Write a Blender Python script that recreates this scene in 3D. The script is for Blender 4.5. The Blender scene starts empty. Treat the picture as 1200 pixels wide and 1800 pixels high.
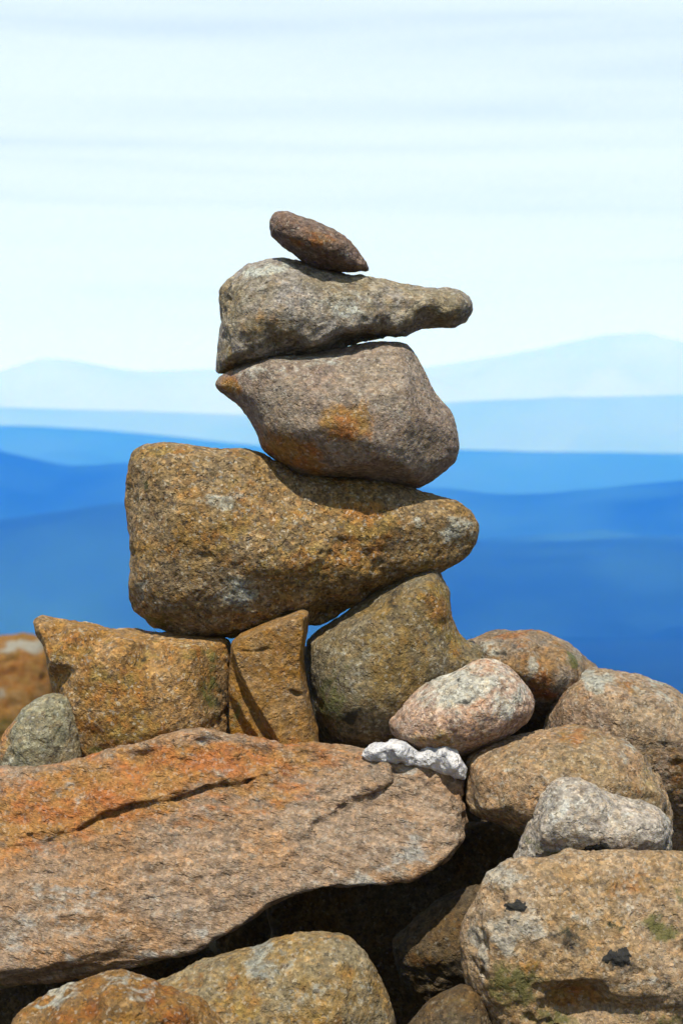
import bpy, math, time
import numpy as np
from mathutils import Vector
from mathutils.geometry import delaunay_2d_cdt

# ------------------------------------------------------------------ camera, sky, sun, exposure
S = bpy.context.scene
COL = S.collection
F = 3000.0            # focal length in photograph pixels (photo 1200 x 1800)
YH = 740.0            # photo row of the true horizon
CAM_Z = 0.72          # eye height above the summit ground
CLOUD = 0.42          # vertical opacity of the thin cloud sheet
CLOUD_RAD = (8.5, 10.0, 9.2, 1)
SUN_EL, SUN_AZ = 63.0, 7.0     # elevation; azimuth to the left of straight behind the camera

cam_d = bpy.data.cameras.new("camera")
cam = bpy.data.objects.new("camera", cam_d)
COL.objects.link(cam)
cam.location = (0, 0, CAM_Z)
cam.rotation_euler = (math.radians(90), 0, 0)
cam_d.sensor_fit = 'VERTICAL'
cam_d.sensor_height = 36.0
cam_d.lens = 36.0 * F / 1800.0
cam_d.shift_y = -(900.0 - YH) / 1800.0
cam_d.clip_start, cam_d.clip_end = 0.05, 200000.0
cam_d.dof.use_dof = True
cam_d.dof.focus_distance = 1.86
cam_d.dof.aperture_fstop = 9.0
S.camera = cam

W = bpy.data.worlds.new("World")
S.world = W
W.use_nodes = True
wn, wl = W.node_tree.nodes, W.node_tree.links
wn.clear()
el, az = math.radians(SUN_EL), math.radians(SUN_AZ)
sun_vec = Vector((-math.sin(az) * math.cos(el), -math.cos(az) * math.cos(el), math.sin(el)))
sky = wn.new('ShaderNodeTexSky')
sky.sky_type = 'NISHITA'
sky.sun_disc = False
sky.sun_elevation = el
sky.sun_rotation = math.atan2(sun_vec.x, sun_vec.y)
sky.altitude = 900
sky.air_density, sky.dust_density, sky.ozone_density = 1.0, 1.5, 1.0
bg = wn.new('ShaderNodeBackground')
bg.inputs['Strength'].default_value = 0.07
out = wn.new('ShaderNodeOutputWorld')
# thin sheets of streaky high cloud, all round the sky
tc = wn.new('ShaderNodeTexCoord')
mp = wn.new('ShaderNodeMapping'); mp.inputs['Scale'].default_value = (1.5, 1.5, 38.0)
nz = wn.new('ShaderNodeTexNoise'); nz.inputs['Scale'].default_value = 1.6
nz.inputs['Detail'].default_value = 4.0; nz.inputs['Roughness'].default_value = 0.5; nz.inputs['Distortion'].default_value = 0.4
mr = wn.new('ShaderNodeMapRange'); mr.inputs['From Min'].default_value = 0.3; mr.inputs['From Max'].default_value = 0.7
mr.inputs['To Min'].default_value = CLOUD * 0.65; mr.inputs['To Max'].default_value = CLOUD * 1.75
sx = wn.new('ShaderNodeSeparateXYZ')
def wmath(op, a, b):
    x = wn.new('ShaderNodeMath'); x.operation = op
    for i, q in enumerate((a, b)):
        if isinstance(q, (int, float)): x.inputs[i].default_value = q
        else: wl.new(q, x.inputs[i])
    return x.outputs[0]
mx = wn.new('ShaderNodeMix'); mx.data_type = 'RGBA'
mx.inputs['B'].default_value = CLOUD_RAD
wl.new(tc.outputs['Generated'], mp.inputs['Vector']); wl.new(mp.outputs[0], nz.inputs['Vector'])
wl.new(tc.outputs['Generated'], sx.inputs[0])
wl.new(nz.outputs['Fac'], mr.inputs['Value'])
path = wmath('DIVIDE', mr.outputs[0], wmath('ADD', wmath('MAXIMUM', sx.outputs[2], 0.0), 0.06))   # a flat sheet seen ever more edge-on
veil = wmath('SUBTRACT', 1.0, wmath('POWER', 2.71828, wmath('MULTIPLY', path, -1.0)))
wl.new(veil, mx.inputs['Factor'])
wl.new(sky.outputs[0], mx.inputs['A']); wl.new(mx.outputs['Result'], bg.inputs['Color'])
wl.new(bg.outputs[0], out.inputs['Surface'])

sun_d = bpy.data.lights.new("sun", 'SUN')
sun_d.energy = 5.0
sun_d.angle = math.radians(0.55)
sun_d.color = (0.97, 0.97, 1.0)
sun = bpy.data.objects.new("sun", sun_d)
COL.objects.link(sun)
sun.rotation_euler = (-sun_vec).to_track_quat('-Z', 'Y').to_euler()

S.view_settings.view_transform = 'Standard'
S.view_settings.look = 'None'
S.view_settings.exposure = 0.55
S.view_settings.gamma = 1.0
S.view_settings.use_curve_mapping = False
S.render.engine = 'CYCLES'
S.cycles.use_denoising = True
S.cycles.max_bounces = 6
S.cycles.diffuse_bounces = 3
S.cycles.volume_bounces = 4
S.cycles.caustics_reflective = S.cycles.caustics_refractive = False

# ------------------------------------------------------------------ helpers
def tag(o, label=None, cat=None, group=None, kind=None):
    if label: o['label'] = label
    if cat: o['category'] = cat
    if group: o['group'] = group
    if kind: o['kind'] = kind
    return o

def make_mesh(name, verts, faces, mat, smooth=True):
    faces = np.asarray(faces, np.int32)
    n, k = faces.shape
    me = bpy.data.meshes.new(name)
    me.vertices.add(len(verts)); me.vertices.foreach_set('co', np.asarray(verts, np.float32).ravel())
    me.loops.add(n * k); me.loops.foreach_set('vertex_index', faces.ravel())
    me.polygons.add(n); me.polygons.foreach_set('loop_start', np.arange(0, n * k, k, dtype=np.int32))
    me.update(calc_edges=True)
    if smooth: me.polygons.foreach_set('use_smooth', np.ones(n, bool))
    me.validate()
    if mat: me.materials.append(mat)
    return me

def _hash(ix, iy, iz, seed):
    h = (ix.astype(np.uint32) * np.uint32(374761393) + iy.astype(np.uint32) * np.uint32(668265263)
         + iz.astype(np.uint32) * np.uint32(2147483647) + np.uint32(seed * 7919 + 13))
    h = (h ^ (h >> np.uint32(13))) * np.uint32(1274126177)
    h = h ^ (h >> np.uint32(16))
    return (h & np.uint32(0xffff)).astype(np.float32) / 32767.5 - 1.0

def vnoise(p, seed=0):
    """smooth value noise, -1..1, p is (n,3)"""
    p = p.astype(np.float32)
    i = np.floor(p); f = p - i; i = i.astype(np.int64)
    u = f * f * f * (f * (f * 6 - 15) + 10)
    r = 0
    for dx in (0, 1):
        wx = u[:, 0] if dx else 1 - u[:, 0]
        for dy in (0, 1):
            wy = u[:, 1] if dy else 1 - u[:, 1]
            for dz in (0, 1):
                wz = u[:, 2] if dz else 1 - u[:, 2]
                r = r + wx * wy * wz * _hash(i[:, 0] + dx, i[:, 1] + dy, i[:, 2] + dz, seed)
    return r

def fbm(p, seed=0, octaves=3, rough=0.5):
    r, a = 0, 1.0
    q = p.copy()
    for o in range(octaves):
        r = r + a * vnoise(q, seed + o * 17)
        q = np.stack((q[:, 0] * 1.7 + q[:, 1] * 1.1, -q[:, 0] * 1.1 + q[:, 1] * 1.7, q[:, 2] * 2.03), 1) + 5.3
        a *= rough
    return r

def T(scale, ox, oy, pts):
    """points read in an enlarged crop -> photograph pixels"""
    return [(x / scale + ox, y / scale + oy) + tuple(r) for x, y, *r in pts]

def chaikin(p, it=1, q=0.2):
    p = np.asarray(p, float)
    for _ in range(it):
        n = np.roll(p, -1, 0)
        p = np.stack((p * (1 - q) + n * q, p * q + n * (1 - q)), 1).reshape(-1, 2)
    return p

def poly_sd(P, X, Y):
    """signed distance (negative inside) of grid points to polygon P"""
    d = np.full(X.shape, 1e12, np.float32); inside = np.zeros(X.shape, bool)
    n = len(P)
    for i in range(n):
        ax, ay = P[i]; bx, by = P[(i + 1) % n]
        ex, ey = bx - ax, by - ay
        L = ex * ex + ey * ey + 1e-9
        t = np.clip(((X - ax) * ex + (Y - ay) * ey) / L, 0, 1)
        d = np.minimum(d, (X - ax - t * ex) ** 2 + (Y - ay - t * ey) ** 2)
        if ey != 0:
            c = (ay <= Y) != (by <= Y)
            inside ^= c & (X < ax + (Y - ay) * ex / ey)
    d = np.sqrt(d)
    return np.where(inside, -d, d)

def line_d(L, X, Y):
    d = np.full(X.shape, 1e12, np.float32)
    for (ax, ay), (bx, by) in zip(L[:-1], L[1:]):
        ex, ey = bx - ax, by - ay
        t = np.clip(((X - ax) * ex + (Y - ay) * ey) / (ex * ex + ey * ey + 1e-9), 0, 1)
        d = np.minimum(d, (X - ax - t * ex) ** 2 + (Y - ay - t * ey) ** 2)
    return np.sqrt(d)

def blur(a, r, it=2):
    r = int(round(r))
    if r < 1: return a
    for _ in range(it):
        for ax in (0, 1):
            pad = [(0, 0), (0, 0)]; pad[ax] = (r + 1, r)
            c = np.cumsum(np.pad(a, pad, mode='edge'), axis=ax)
            n = a.shape[ax]
            sl = lambda s: tuple(slice(s, s + n) if k == ax else slice(None) for k in (0, 1))
            a = (c[sl(2 * r + 1)] - c[sl(0)]) / (2 * r + 1)
    return a

def smax(a, b, k):
    h = np.maximum(k - np.abs(a - b), 0) / k
    return np.maximum(a, b) + h * h * k * 0.25

def surface_nets(f, x0, y0, z0, h):
    neg = f < 0
    nx, ny, nz_ = f.shape
    c = np.zeros((nx - 1, ny - 1, nz_ - 1), np.uint8)
    offs = [(i, j, k) for i in (0, 1) for j in (0, 1) for k in (0, 1)]
    for i, j, k in offs:
        c += neg[i:nx - 1 + i, j:ny - 1 + j, k:nz_ - 1 + k]
    act = (c > 0) & (c < 8)
    I, J, K = np.nonzero(act)
    idx = np.full(act.shape, -1, np.int32); idx[I, J, K] = np.arange(len(I))
    vals = [f[I + i, J + j, K + k] for i, j, k in offs]
    pos = np.zeros((len(I), 3), np.float32); cnt = np.zeros(len(I), np.float32)
    for a in range(8):
        for b in range(a + 1, 8):
            oa, ob = np.array(offs[a]), np.array(offs[b])
            if np.abs(oa - ob).sum() != 1: continue
            m = (vals[a] < 0) != (vals[b] < 0)
            t = np.where(m, vals[a] / np.where(m, vals[a] - vals[b], 1), 0)
            for q in range(3):
                pos[:, q] += np.where(m, oa[q] + t * (ob[q] - oa[q]), 0)
            cnt += m
    pos /= cnt[:, None]
    V = (np.stack((I, J, K), 1) + pos) * h + np.array([x0, y0, z0])
    Q = []
    n0 = neg
    for ax in range(3):
        A = [slice(1, -1)] * 3; B = [slice(1, -1)] * 3
        A[ax] = slice(0, f.shape[ax] - 1); B[ax] = slice(1, f.shape[ax])
        a, b = n0[tuple(A)], n0[tuple(B)]
        e = np.argwhere(a != b)
        s = a[tuple(e.T)]
        base = e.copy()
        for q in range(3):
            if q != ax: base[:, q] += 1
        u, v = [(1, 2), (2, 0), (0, 1)][ax]
        def cell(du, dv):
            w = base.copy(); w[:, u] -= du; w[:, v] -= dv
            return idx[w[:, 0], w[:, 1], w[:, 2]]
        q = np.stack((cell(1, 1), cell(0, 1), cell(0, 0), cell(1, 0)), 1)
        q[~s] = q[~s][:, ::-1]
        Q.append(q)
    return V, np.concatenate(Q)

def normals(V, Q):
    a, b, c, d = (V[Q[:, i]] for i in range(4))
    n = np.cross(c - a, d - b)
    N = np.zeros_like(V)
    for i in range(4):
        for q in range(3):
            N[:, q] += np.bincount(Q[:, i], n[:, q], len(V))
    return N / (np.linalg.norm(N, axis=1, keepdims=True) + 1e-9)

# ------------------------------------------------------------------ rock material
SAT, WARM = 1.38, (1.03, 0.945, 0.96)
def rgb(c): return (c[0], c[1], c[2], 1)

def rock_mat(name, A, B, rust=(0.34, 0.14, 0.03), pale=(0.50, 0.51, 0.47), dark=(0.022, 0.022, 0.02), green=(0.12, 0.13, 0.03),
             big=16.0, stretch=(1, 1, 1), rot=0.0, speck=1.0, bump=1.0, auto_rust=0.0, auto_pale=0.0, seed=0.0, white=0.1, pits=0.5, tone=0.51):
    rich = lambda c: tuple(max(0.01, (0.3 * c[0] + 0.6 * c[1] + 0.1 * c[2]) * (1 - SAT) + q * SAT) * w for q, w in zip(c, WARM))
    A, B = rich(A), rich(B); speck *= 1.08; rust = tuple(q * w for q, w in zip(rust, (1.08, 0.88, 0.80)))
    m = bpy.data.materials.new(name); m.use_nodes = True
    n, l = m.node_tree.nodes, m.node_tree.links
    n.clear()
    o = n.new('ShaderNodeOutputMaterial'); p = n.new('ShaderNodeBsdfPrincipled')
    l.new(p.outputs[0], o.inputs[0])
    tc = n.new('ShaderNodeTexCoord'); mp = n.new('ShaderNodeMapping')
    mp.inputs['Location'].default_value = (seed * 1.37, seed * 0.71, seed * 2.13)
    mp.inputs['Rotation'].default_value = (0, rot, 0)
    l.new(tc.outputs['Object'], mp.inputs['Vector'])
    st = n.new('ShaderNodeMapping'); st.inputs['Scale'].default_value = stretch
    l.new(mp.outputs[0], st.inputs['Vector'])
    def noise(scale, det=3, rough=0.55, vec=st, dist=0.0):
        x = n.new('ShaderNodeTexNoise'); x.inputs['Scale'].default_value = scale; x.inputs['Detail'].default_value = det
        x.inputs['Roughness'].default_value = rough; x.inputs['Distortion'].default_value = dist
        l.new(vec.outputs[0], x.inputs['Vector']); return x.outputs['Fac']
    def ramp(v, a, b, lo=0.0, hi=1.0):
        x = n.new('ShaderNodeMapRange'); x.interpolation_type = 'SMOOTHSTEP'
        for k, q in (('From Min', a), ('From Max', b), ('To Min', lo), ('To Max', hi)): x.inputs[k].default_value = q
        l.new(v, x.inputs['Value']); return x.outputs[0]
    def math_(op, a, b):
        x = n.new('ShaderNodeMath'); x.operation = op
        for i, q in enumerate((a, b)):
            if isinstance(q, (int, float)): x.inputs[i].default_value = q
            else: l.new(q, x.inputs[i])
        return x.outputs[0]
    def mix(f, a, b, mode='MIX'):
        x = n.new('ShaderNodeMix'); x.data_type = 'RGBA'; x.blend_type = mode
        for k, q in (('Factor', f), ('A', a), ('B', b)):
            if isinstance(q, (int, float)): x.inputs[k].default_value = q
            elif isinstance(q, tuple): x.inputs[k].default_value = rgb(q)
            else: l.new(q, x.inputs[k])
        return x.outputs['Result']
    at = n.new('ShaderNodeAttribute'); at.attribute_name = 'stain_and_light'
    sp = n.new('ShaderNodeSeparateColor'); l.new(at.outputs['Color'], sp.inputs[0])
    n_big = noise(big, 4, 0.6); n_mid = noise(big * 3.1, 4, 0.6); n_edge = noise(85, 5, 0.68); n_fine = noise(300, 4, 0.65)
    col = mix(ramp(n_big, 0.38, 0.62), A, B)
    # mid-scale tonal drift of the stone itself
    col = mix(ramp(n_mid, 0.35, 0.7, 0.0, 0.55), col, tuple(0.55 * a + 0.45 * b for a, b in zip(A, (0.30, 0.28, 0.25))))
    col = mix(1.0, col, mix(ramp(n_edge, 0.3, 0.7), (0.66, 0.66, 0.67), (1.3, 1.29, 1.27)), 'MULTIPLY')
    def layer(col, chan, colour, auto, amt=0.92):
        v = math_('ADD', chan, math_('MULTIPLY', math_('SUBTRACT', n_edge, 0.5), 1.5))
        if auto: v = math_('ADD', v, ramp(noise(big * 1.3 + len(colour) + colour[0] * 20, 3, 0.6), 0.48, 0.72, 0.0, auto))
        return mix(ramp(v, 0.28, 0.68, 0.0, amt), col, colour)
    rustv = mix(ramp(n_mid, 0.35, 0.65), rust, tuple(min(1, q * f) for q, f in zip(rust, (0.95, 1.45, 1.7))))
    v = math_('ADD', sp.outputs[0], math_('MULTIPLY', math_('SUBTRACT', n_edge, 0.5), 1.5))
    if auto_rust: v = math_('ADD', v, ramp(noise(big * 1.5, 4, 0.6), 0.42, 0.7, 0.0, auto_rust))
    col = mix(ramp(v, 0.25, 0.75, 0.0, 0.88), col, rustv)
    col = layer(col, sp.outputs[1], pale, auto_pale, 0.8)
    # grain: crystals a few millimetres across
    wn_ = n.new('ShaderNodeTexNoise'); wn_.inputs['Scale'].default_value = 420; wn_.inputs['Detail'].default_value = 2; l.new(mp.outputs[0], wn_.inputs['Vector'])
    wv = n.new('ShaderNodeVectorMath'); wv.operation = 'SCALE'; wv.inputs['Scale'].default_value = 0.005; l.new(wn_.outputs['Color'], wv.inputs[0])
    wa = n.new('ShaderNodeVectorMath'); l.new(mp.outputs[0], wa.inputs[0]); l.new(wv.outputs[0], wa.inputs[1])
    def cells(scale):
        x = n.new('ShaderNodeTexVoronoi'); x.inputs['Scale'].default_value = scale; l.new(wa.outputs[0], x.inputs['Vector'])
        y = n.new('ShaderNodeSeparateColor'); l.new(x.outputs['Color'], y.inputs[0]); return y
    sv, s2 = cells(340), cells(170)
    col = mix(1.0, col, mix(sv.outputs[0], (1 - 0.30 * speck, 1 - 0.31 * speck, 1 - 0.34 * speck), (1 + 0.30 * speck, 1 + 0.29 * speck, 1 + 0.24 * speck)), 'MULTIPLY')
    col = mix(ramp(sv.outputs[1], 0.99 - white, 1.0 - white * 0.6, 0, 0.30 * speck), col, (0.70, 0.66, 0.57))
    col = mix(ramp(s2.outputs[2], 0.90, 0.94, 0, 0.26 * speck), col, (0.09, 0.055, 0.045))
    col = mix(ramp(sv.outputs[2], 0.86, 0.9, 0, 0.40 * speck), col, (0.05, 0.042, 0.036))
    col = mix(ramp(s2.outputs[1], 0.55, 0.9, 0, 0.30 * speck), col, mix(1.0, col, (1.25, 0.95, 0.6), 'MULTIPLY'))
    col = mix(1.0, col, mix(s2.outputs[0], (1 - 0.13 * speck,) * 3, (1 + 0.13 * speck,) * 3), 'MULTIPLY')
    col = layer(col, sp.outputs[2], green, 0.0, 0.85)
    col = layer(col, at.outputs['Alpha'], dark, 0.0, 0.9)
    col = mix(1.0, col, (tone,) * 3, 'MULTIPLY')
    l.new(col, p.inputs['Base Color'])
    p.inputs['Roughness'].default_value = 0.88
    p.inputs['Specular IOR Level'].default_value = 0.25
    hgt = math_('ADD', math_('MULTIPLY', n_edge, 0.9), math_('MULTIPLY', n_fine, 0.45))
    hgt = math_('ADD', hgt, math_('MULTIPLY', sv.outputs[0], 0.10 * speck))
    hgt = math_('ADD', hgt, ramp(noise(140, 2, 0.5), 0.30, 0.42, -pits * 0.5, 0.0))
    b = n.new('ShaderNodeBump'); b.inputs['Strength'].default_value = 1.0; b.inputs['Distance'].default_value = 0.0056 * bump
    l.new(hgt, b.inputs['Height']); l.new(b.outputs[0], p.inputs['Normal'])
    return m

# ------------------------------------------------------------------ rock builder
LOCAL = {}
def rock(name, D, outline, inner, mat, label, cat, rim=25, back=80, k=26, h=3.0, seed=1, amp=1.0, soft=2, stretch=None, tilt=0.0,
         cracks=(), rust=(), pale=(), green=(), dark=(), it=1, group=None, ridge=0.0, rough=1.0, q=0.2, chips=5, cap=0.05, lines=()):
    """One stone: its outline as seen from the front, a relief of interior points (x, y, depth towards the viewer) with
    real thickness behind, all in photograph pixels at distance D, cut as a solid, meshed and roughened."""
    P = chaikin(outline, it, q)
    pad = 24.0
    x0, y0 = P.min(0) - pad; x1, y1 = P.max(0) + pad
    inner = list(inner); edges = []
    for L in lines:          # sharp ridges: consecutive relief points joined by an edge
        edges += [(len(P) + len(inner) + i, len(P) + len(inner) + i + 1) for i in range(len(L) - 1)]
        inner += list(L)
    zmax = max([q[2] for q in inner] + [rim]) + pad; zmin = -back - pad
    gx = np.arange(x0, x1, h, dtype=np.float32); gy = np.arange(y0, y1, h, dtype=np.float32); gz = np.arange(zmin, zmax, h, dtype=np.float32)
    X, Y = np.meshgrid(gx, gy, indexing='ij')
    d2 = poly_sd(P, X, Y)
    pts = [Vector(q) for q in P] + [Vector((q[0], q[1])) for q in inner]
    dep = [float(rim)] * len(P) + [q[2] for q in inner]
    vs, es, fs, ov, oe, of = delaunay_2d_cdt(pts, [(i, (i + 1) % len(P)) for i in range(len(P))] + edges, [], 1, 1e-4)
    zf = np.full(X.shape, float(rim), np.float32)
    vd = [dep[o[0]] if o else rim for o in ov]
    for tri in fs:
        (ax, ay), (bx, by), (cx, cy) = (vs[i] for i in tri)
        i0, i1 = int((min(ax, bx, cx) - x0) / h), int((max(ax, bx, cx) - x0) / h) + 2
        j0, j1 = int((min(ay, by, cy) - y0) / h), int((max(ay, by, cy) - y0) / h) + 2
        xs, ys = X[i0:i1, j0:j1], Y[i0:i1, j0:j1]
        det = (by - cy) * (ax - cx) + (cx - bx) * (ay - cy)
        if abs(det) < 1e-6: continue
        u = ((by - cy) * (xs - cx) + (cx - bx) * (ys - cy)) / det
        v = ((cy - ay) * (xs - cx) + (ax - cx) * (ys - cy)) / det
        w = 1 - u - v
        m = (u >= -1e-4) & (v >= -1e-4) & (w >= -1e-4)
        zz = u * vd[tri[0]] + v * vd[tri[1]] + w * vd[tri[2]]
        zf[i0:i1, j0:j1] = np.where(m, zz, zf[i0:i1, j0:j1])
    zf = blur(zf, soft * 3.0 / h, 2)
    for L, dpt, wd in cracks:
        wob = fbm(np.stack((X.ravel() / 18, Y.ravel() / 18, np.full(X.size, seed * 3.1)), 1), seed, 2).reshape(X.shape)
        ld = np.maximum(line_d(L, X, Y) + wob * wd * 0.9, 0)
        zf = zf - dpt * np.exp(-(ld / wd) ** 2) * np.clip(0.75 + 0.6 * np.roll(wob, 7, 0), 0.1, 1.3)
    R = max(30.0, -d2.min())
    t = np.clip(-d2 / (R * 0.9), 0, 1)
    zb = back * np.sqrt(1 - (1 - t) ** 2) * 0.75 + back * 0.25
    gxx, gyy = np.gradient(zf, h)
    sl = 1 / np.sqrt(1 + gxx ** 2 + gyy ** 2)
    Z = gz[None, None, :]
    f = smax(d2[:, :, None], (Z - zf[:, :, None]) * sl[:, :, None], k)
    f = smax(f, -Z - zb[:, :, None], k)
    if chips:      # broken planes: shallow caps struck off the front
        rng = np.random.default_rng(seed * 101 + 7)
        m = d2 < -4
        px_, py_, pz_, pd_ = X[m], Y[m], zf[m], d2[m]
        done = 0
        for _ in range(chips * 8):
            n_ = rng.normal(size=3) * (1.0, 1.0, 0.5); n_[2] = abs(n_[2]) + 0.5; n_ /= np.linalg.norm(n_)
            sv_ = px_ * n_[0] + py_ * n_[1] + pz_ * n_[2]
            off = np.quantile(sv_, 1 - cap * rng.uniform(0.5, 1.6))
            if pd_[sv_ > off].max() > -min(15, R * 0.2): continue      # keep clear of the outline
            f = smax(f, (X * n_[0] + Y * n_[1])[:, :, None] + Z * n_[2] - off, 6.0)
            done += 1
            if done == chips: break
    V, Q = surface_nets(f.astype(np.float32), x0, y0, zmin, h)
    # the solid's y runs down the photograph: flip to a right-handed frame when going to metres
    N = normals(V, Q)
    ca, sa = math.cos(tilt), math.sin(tilt)
    p = V.copy(); p[:, 0], p[:, 1] = V[:, 0] * ca + V[:, 1] * sa, -V[:, 0] * sa + V[:, 1] * ca
    if stretch: p = p * np.array(stretch)
    d = (5.0 * fbm(p / 95, seed, 2) + 3.0 * rough * fbm(p / 38, seed + 3, 2) + 1.5 * rough * fbm(p / 15, seed + 5, 2)
         - 2.6 * rough * np.clip(fbm(p / 22, seed + 9, 2) - 0.45, 0, 1) * 3.0 + 0.9 * vnoise(p / 6.5, seed + 7))
    if ridge:
        r = 1 - np.abs(fbm(p / 46, seed + 21, 3)); d = d + ridge * (r * r - 0.6)
    V = V + N * (d * amp)[:, None]
    # stains, painted top highlights and painted low shading: soft spots (x, y, rx, ry, strength)
    st = np.zeros((len(V), 4), np.float32)
    wx = 14 * fbm(V / 40, seed + 31, 2); wy = 14 * fbm(V / 40, seed + 37, 2)
    for ch, L in enumerate((rust, pale, green, dark)):
        for q in L:
            bx, by, rx, ry, s = q[:5]; a = q[5] if len(q) > 5 else 0.0
            ux, uy = V[:, 0] + wx - bx, V[:, 1] + wy - by
            ux, uy = ux * math.cos(a) + uy * math.sin(a), -ux * math.sin(a) + uy * math.cos(a)
            e = np.sqrt((ux / rx) ** 2 + (uy / ry) ** 2)
            st[:, ch] = np.maximum(st[:, ch], s * np.clip(1.35 - e, 0, 1))
    s = D / F
    M = np.stack(((V[:, 0] - 600) * s, D - V[:, 2] * s, CAM_Z - (V[:, 1] - YH) * s), 1)
    org = np.array([(M[:, 0].min() + M[:, 0].max()) / 2, (M[:, 1].min() + M[:, 1].max()) / 2, M[:, 2].min()])
    Q = Q[:, ::-1].copy()
    me = make_mesh(name, M - org, Q, mat)
    ca_ = me.attributes.new('stain_and_light', 'FLOAT_COLOR', 'POINT'); ca_.data.foreach_set('color', st.ravel())
    o = bpy.data.objects.new(name, me); COL.objects.link(o); o.location = org
    tag(o, label, cat, group)
    LOCAL[o.name] = (V, Q, M - org)
    return o

def patch(owner, name, mat, x, y, rx, ry, lift=0.0016, seed=3, label=None):
    """a crust of lichen or moss lying on the front of a stone: a raised skin that follows the stone's own relief"""
    V, Q, M = LOCAL[owner.name]
    N = normals(M, Q)
    e = np.sqrt(((V[:, 0] - x) / rx) ** 2 + ((V[:, 1] - y) / ry) ** 2) + 0.5 * fbm(V / 8, seed, 3, 0.7)
    ok = (e < 1.45) & (N[:, 1] < 0.25)
    Qs = Q[ok[Q].all(1)]
    if not len(Qs): return
    ids, inv = np.unique(Qs, return_inverse=True)
    up = np.clip(lift * 1.8 * (1 - e[ids]), -0.002, lift) + lift * 0.3 * vnoise(V[ids] / 4, seed + 4) * np.clip(3 * (1 - e[ids]), 0, 1)
    vv = M[ids] + N[ids] * up[:, None]
    me = make_mesh(name, vv, inv.reshape(-1, 4), mat)
    o = bpy.data.objects.new(name, me); COL.objects.link(o); o.parent = owner
    if label: o['label'] = label
    return o

def crust_mat(name, a, b):
    m = bpy.data.materials.new(name); m.use_nodes = True
    n, l = m.node_tree.nodes, m.node_tree.links
    p = n['Principled BSDF']; p.inputs['Roughness'].default_value = 0.95; p.inputs['Specular IOR Level'].default_value = 0.1
    t = n.new('ShaderNodeTexCoord'); x = n.new('ShaderNodeTexNoise'); x.inputs['Scale'].default_value = 260; x.inputs['Detail'].default_value = 4
    l.new(t.outputs['Object'], x.inputs['Vector'])
    mx = n.new('ShaderNodeMix'); mx.data_type = 'RGBA'; mx.inputs['A'].default_value = rgb(a); mx.inputs['B'].default_value = rgb(b)
    l.new(x.outputs['Fac'], mx.inputs['Factor']); l.new(mx.outputs['Result'], p.inputs['Base Color'])
    bm = n.new('ShaderNodeBump'); bm.inputs['Distance'].default_value = 0.003; l.new(x.outputs['Fac'], bm.inputs['Height']); l.new(bm.outputs[0], p.inputs['Normal'])
    return m

# ------------------------------------------------------------------ the land
def land_mat(name, a, b, scale):
    m = bpy.data.materials.new(name); m.use_nodes = True
    n, l = m.node_tree.nodes, m.node_tree.links
    p = n['Principled BSDF']; p.inputs['Roughness'].default_value = 0.95; p.inputs['Specular IOR Level'].default_value = 0.0
    t = n.new('ShaderNodeTexCoord'); x = n.new('ShaderNodeTexNoise'); x.inputs['Scale'].default_value = scale; x.inputs['Detail'].default_value = 5
    l.new(t.outputs['Object'], x.inputs['Vector'])
    r = n.new('ShaderNodeMapRange'); r.inputs['From Min'].default_value = 0.35; r.inputs['From Max'].default_value = 0.65
    l.new(x.outputs['Fac'], r.inputs['Value'])
    mx = n.new('ShaderNodeMix'); mx.data_type = 'RGBA'; mx.inputs['A'].default_value = rgb(a); mx.inputs['B'].default_value = rgb(b)
    l.new(r.outputs[0], mx.inputs['Factor']); l.new(mx.outputs['Result'], p.inputs['Base Color'])
    return m

def ground_mat():
    m = land_mat('ground_soil_and_forest', (0.004, 0.016, 0.014), (0.010, 0.026, 0.020), 0.004)
    n, l = m.node_tree.nodes, m.node_tree.links
    p = n['Principled BSDF']; far = p.inputs['Base Color'].links[0].from_socket
    g = n.new('ShaderNodeTexCoord'); ln = n.new('ShaderNodeVectorMath'); ln.operation = 'LENGTH'; l.new(g.outputs['Object'], ln.inputs[0])
    mr_ = n.new('ShaderNodeMapRange'); mr_.inputs['From Min'].default_value = 60; mr_.inputs['From Max'].default_value = 500
    l.new(ln.outputs['Value'], mr_.inputs['Value'])
    x = n.new('ShaderNodeTexNoise'); x.inputs['Scale'].default_value = 9; x.inputs['Detail'].default_value = 6; l.new(g.outputs['Object'], x.inputs['Vector'])
    a = n.new('ShaderNodeMix'); a.data_type = 'RGBA'; a.inputs['A'].default_value = (0.035, 0.028, 0.018, 1); a.inputs['B'].default_value = (0.10, 0.08, 0.055, 1)
    l.new(x.outputs['Fac'], a.inputs['Factor'])
    b = n.new('ShaderNodeMix'); b.data_type = 'RGBA'; l.new(mr_.outputs[0], b.inputs['Factor']); l.new(a.outputs['Result'], b.inputs['A']); l.new(far, b.inputs['B'])
    l.new(b.outputs['Result'], p.inputs['Base Color'])
    return m

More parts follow.
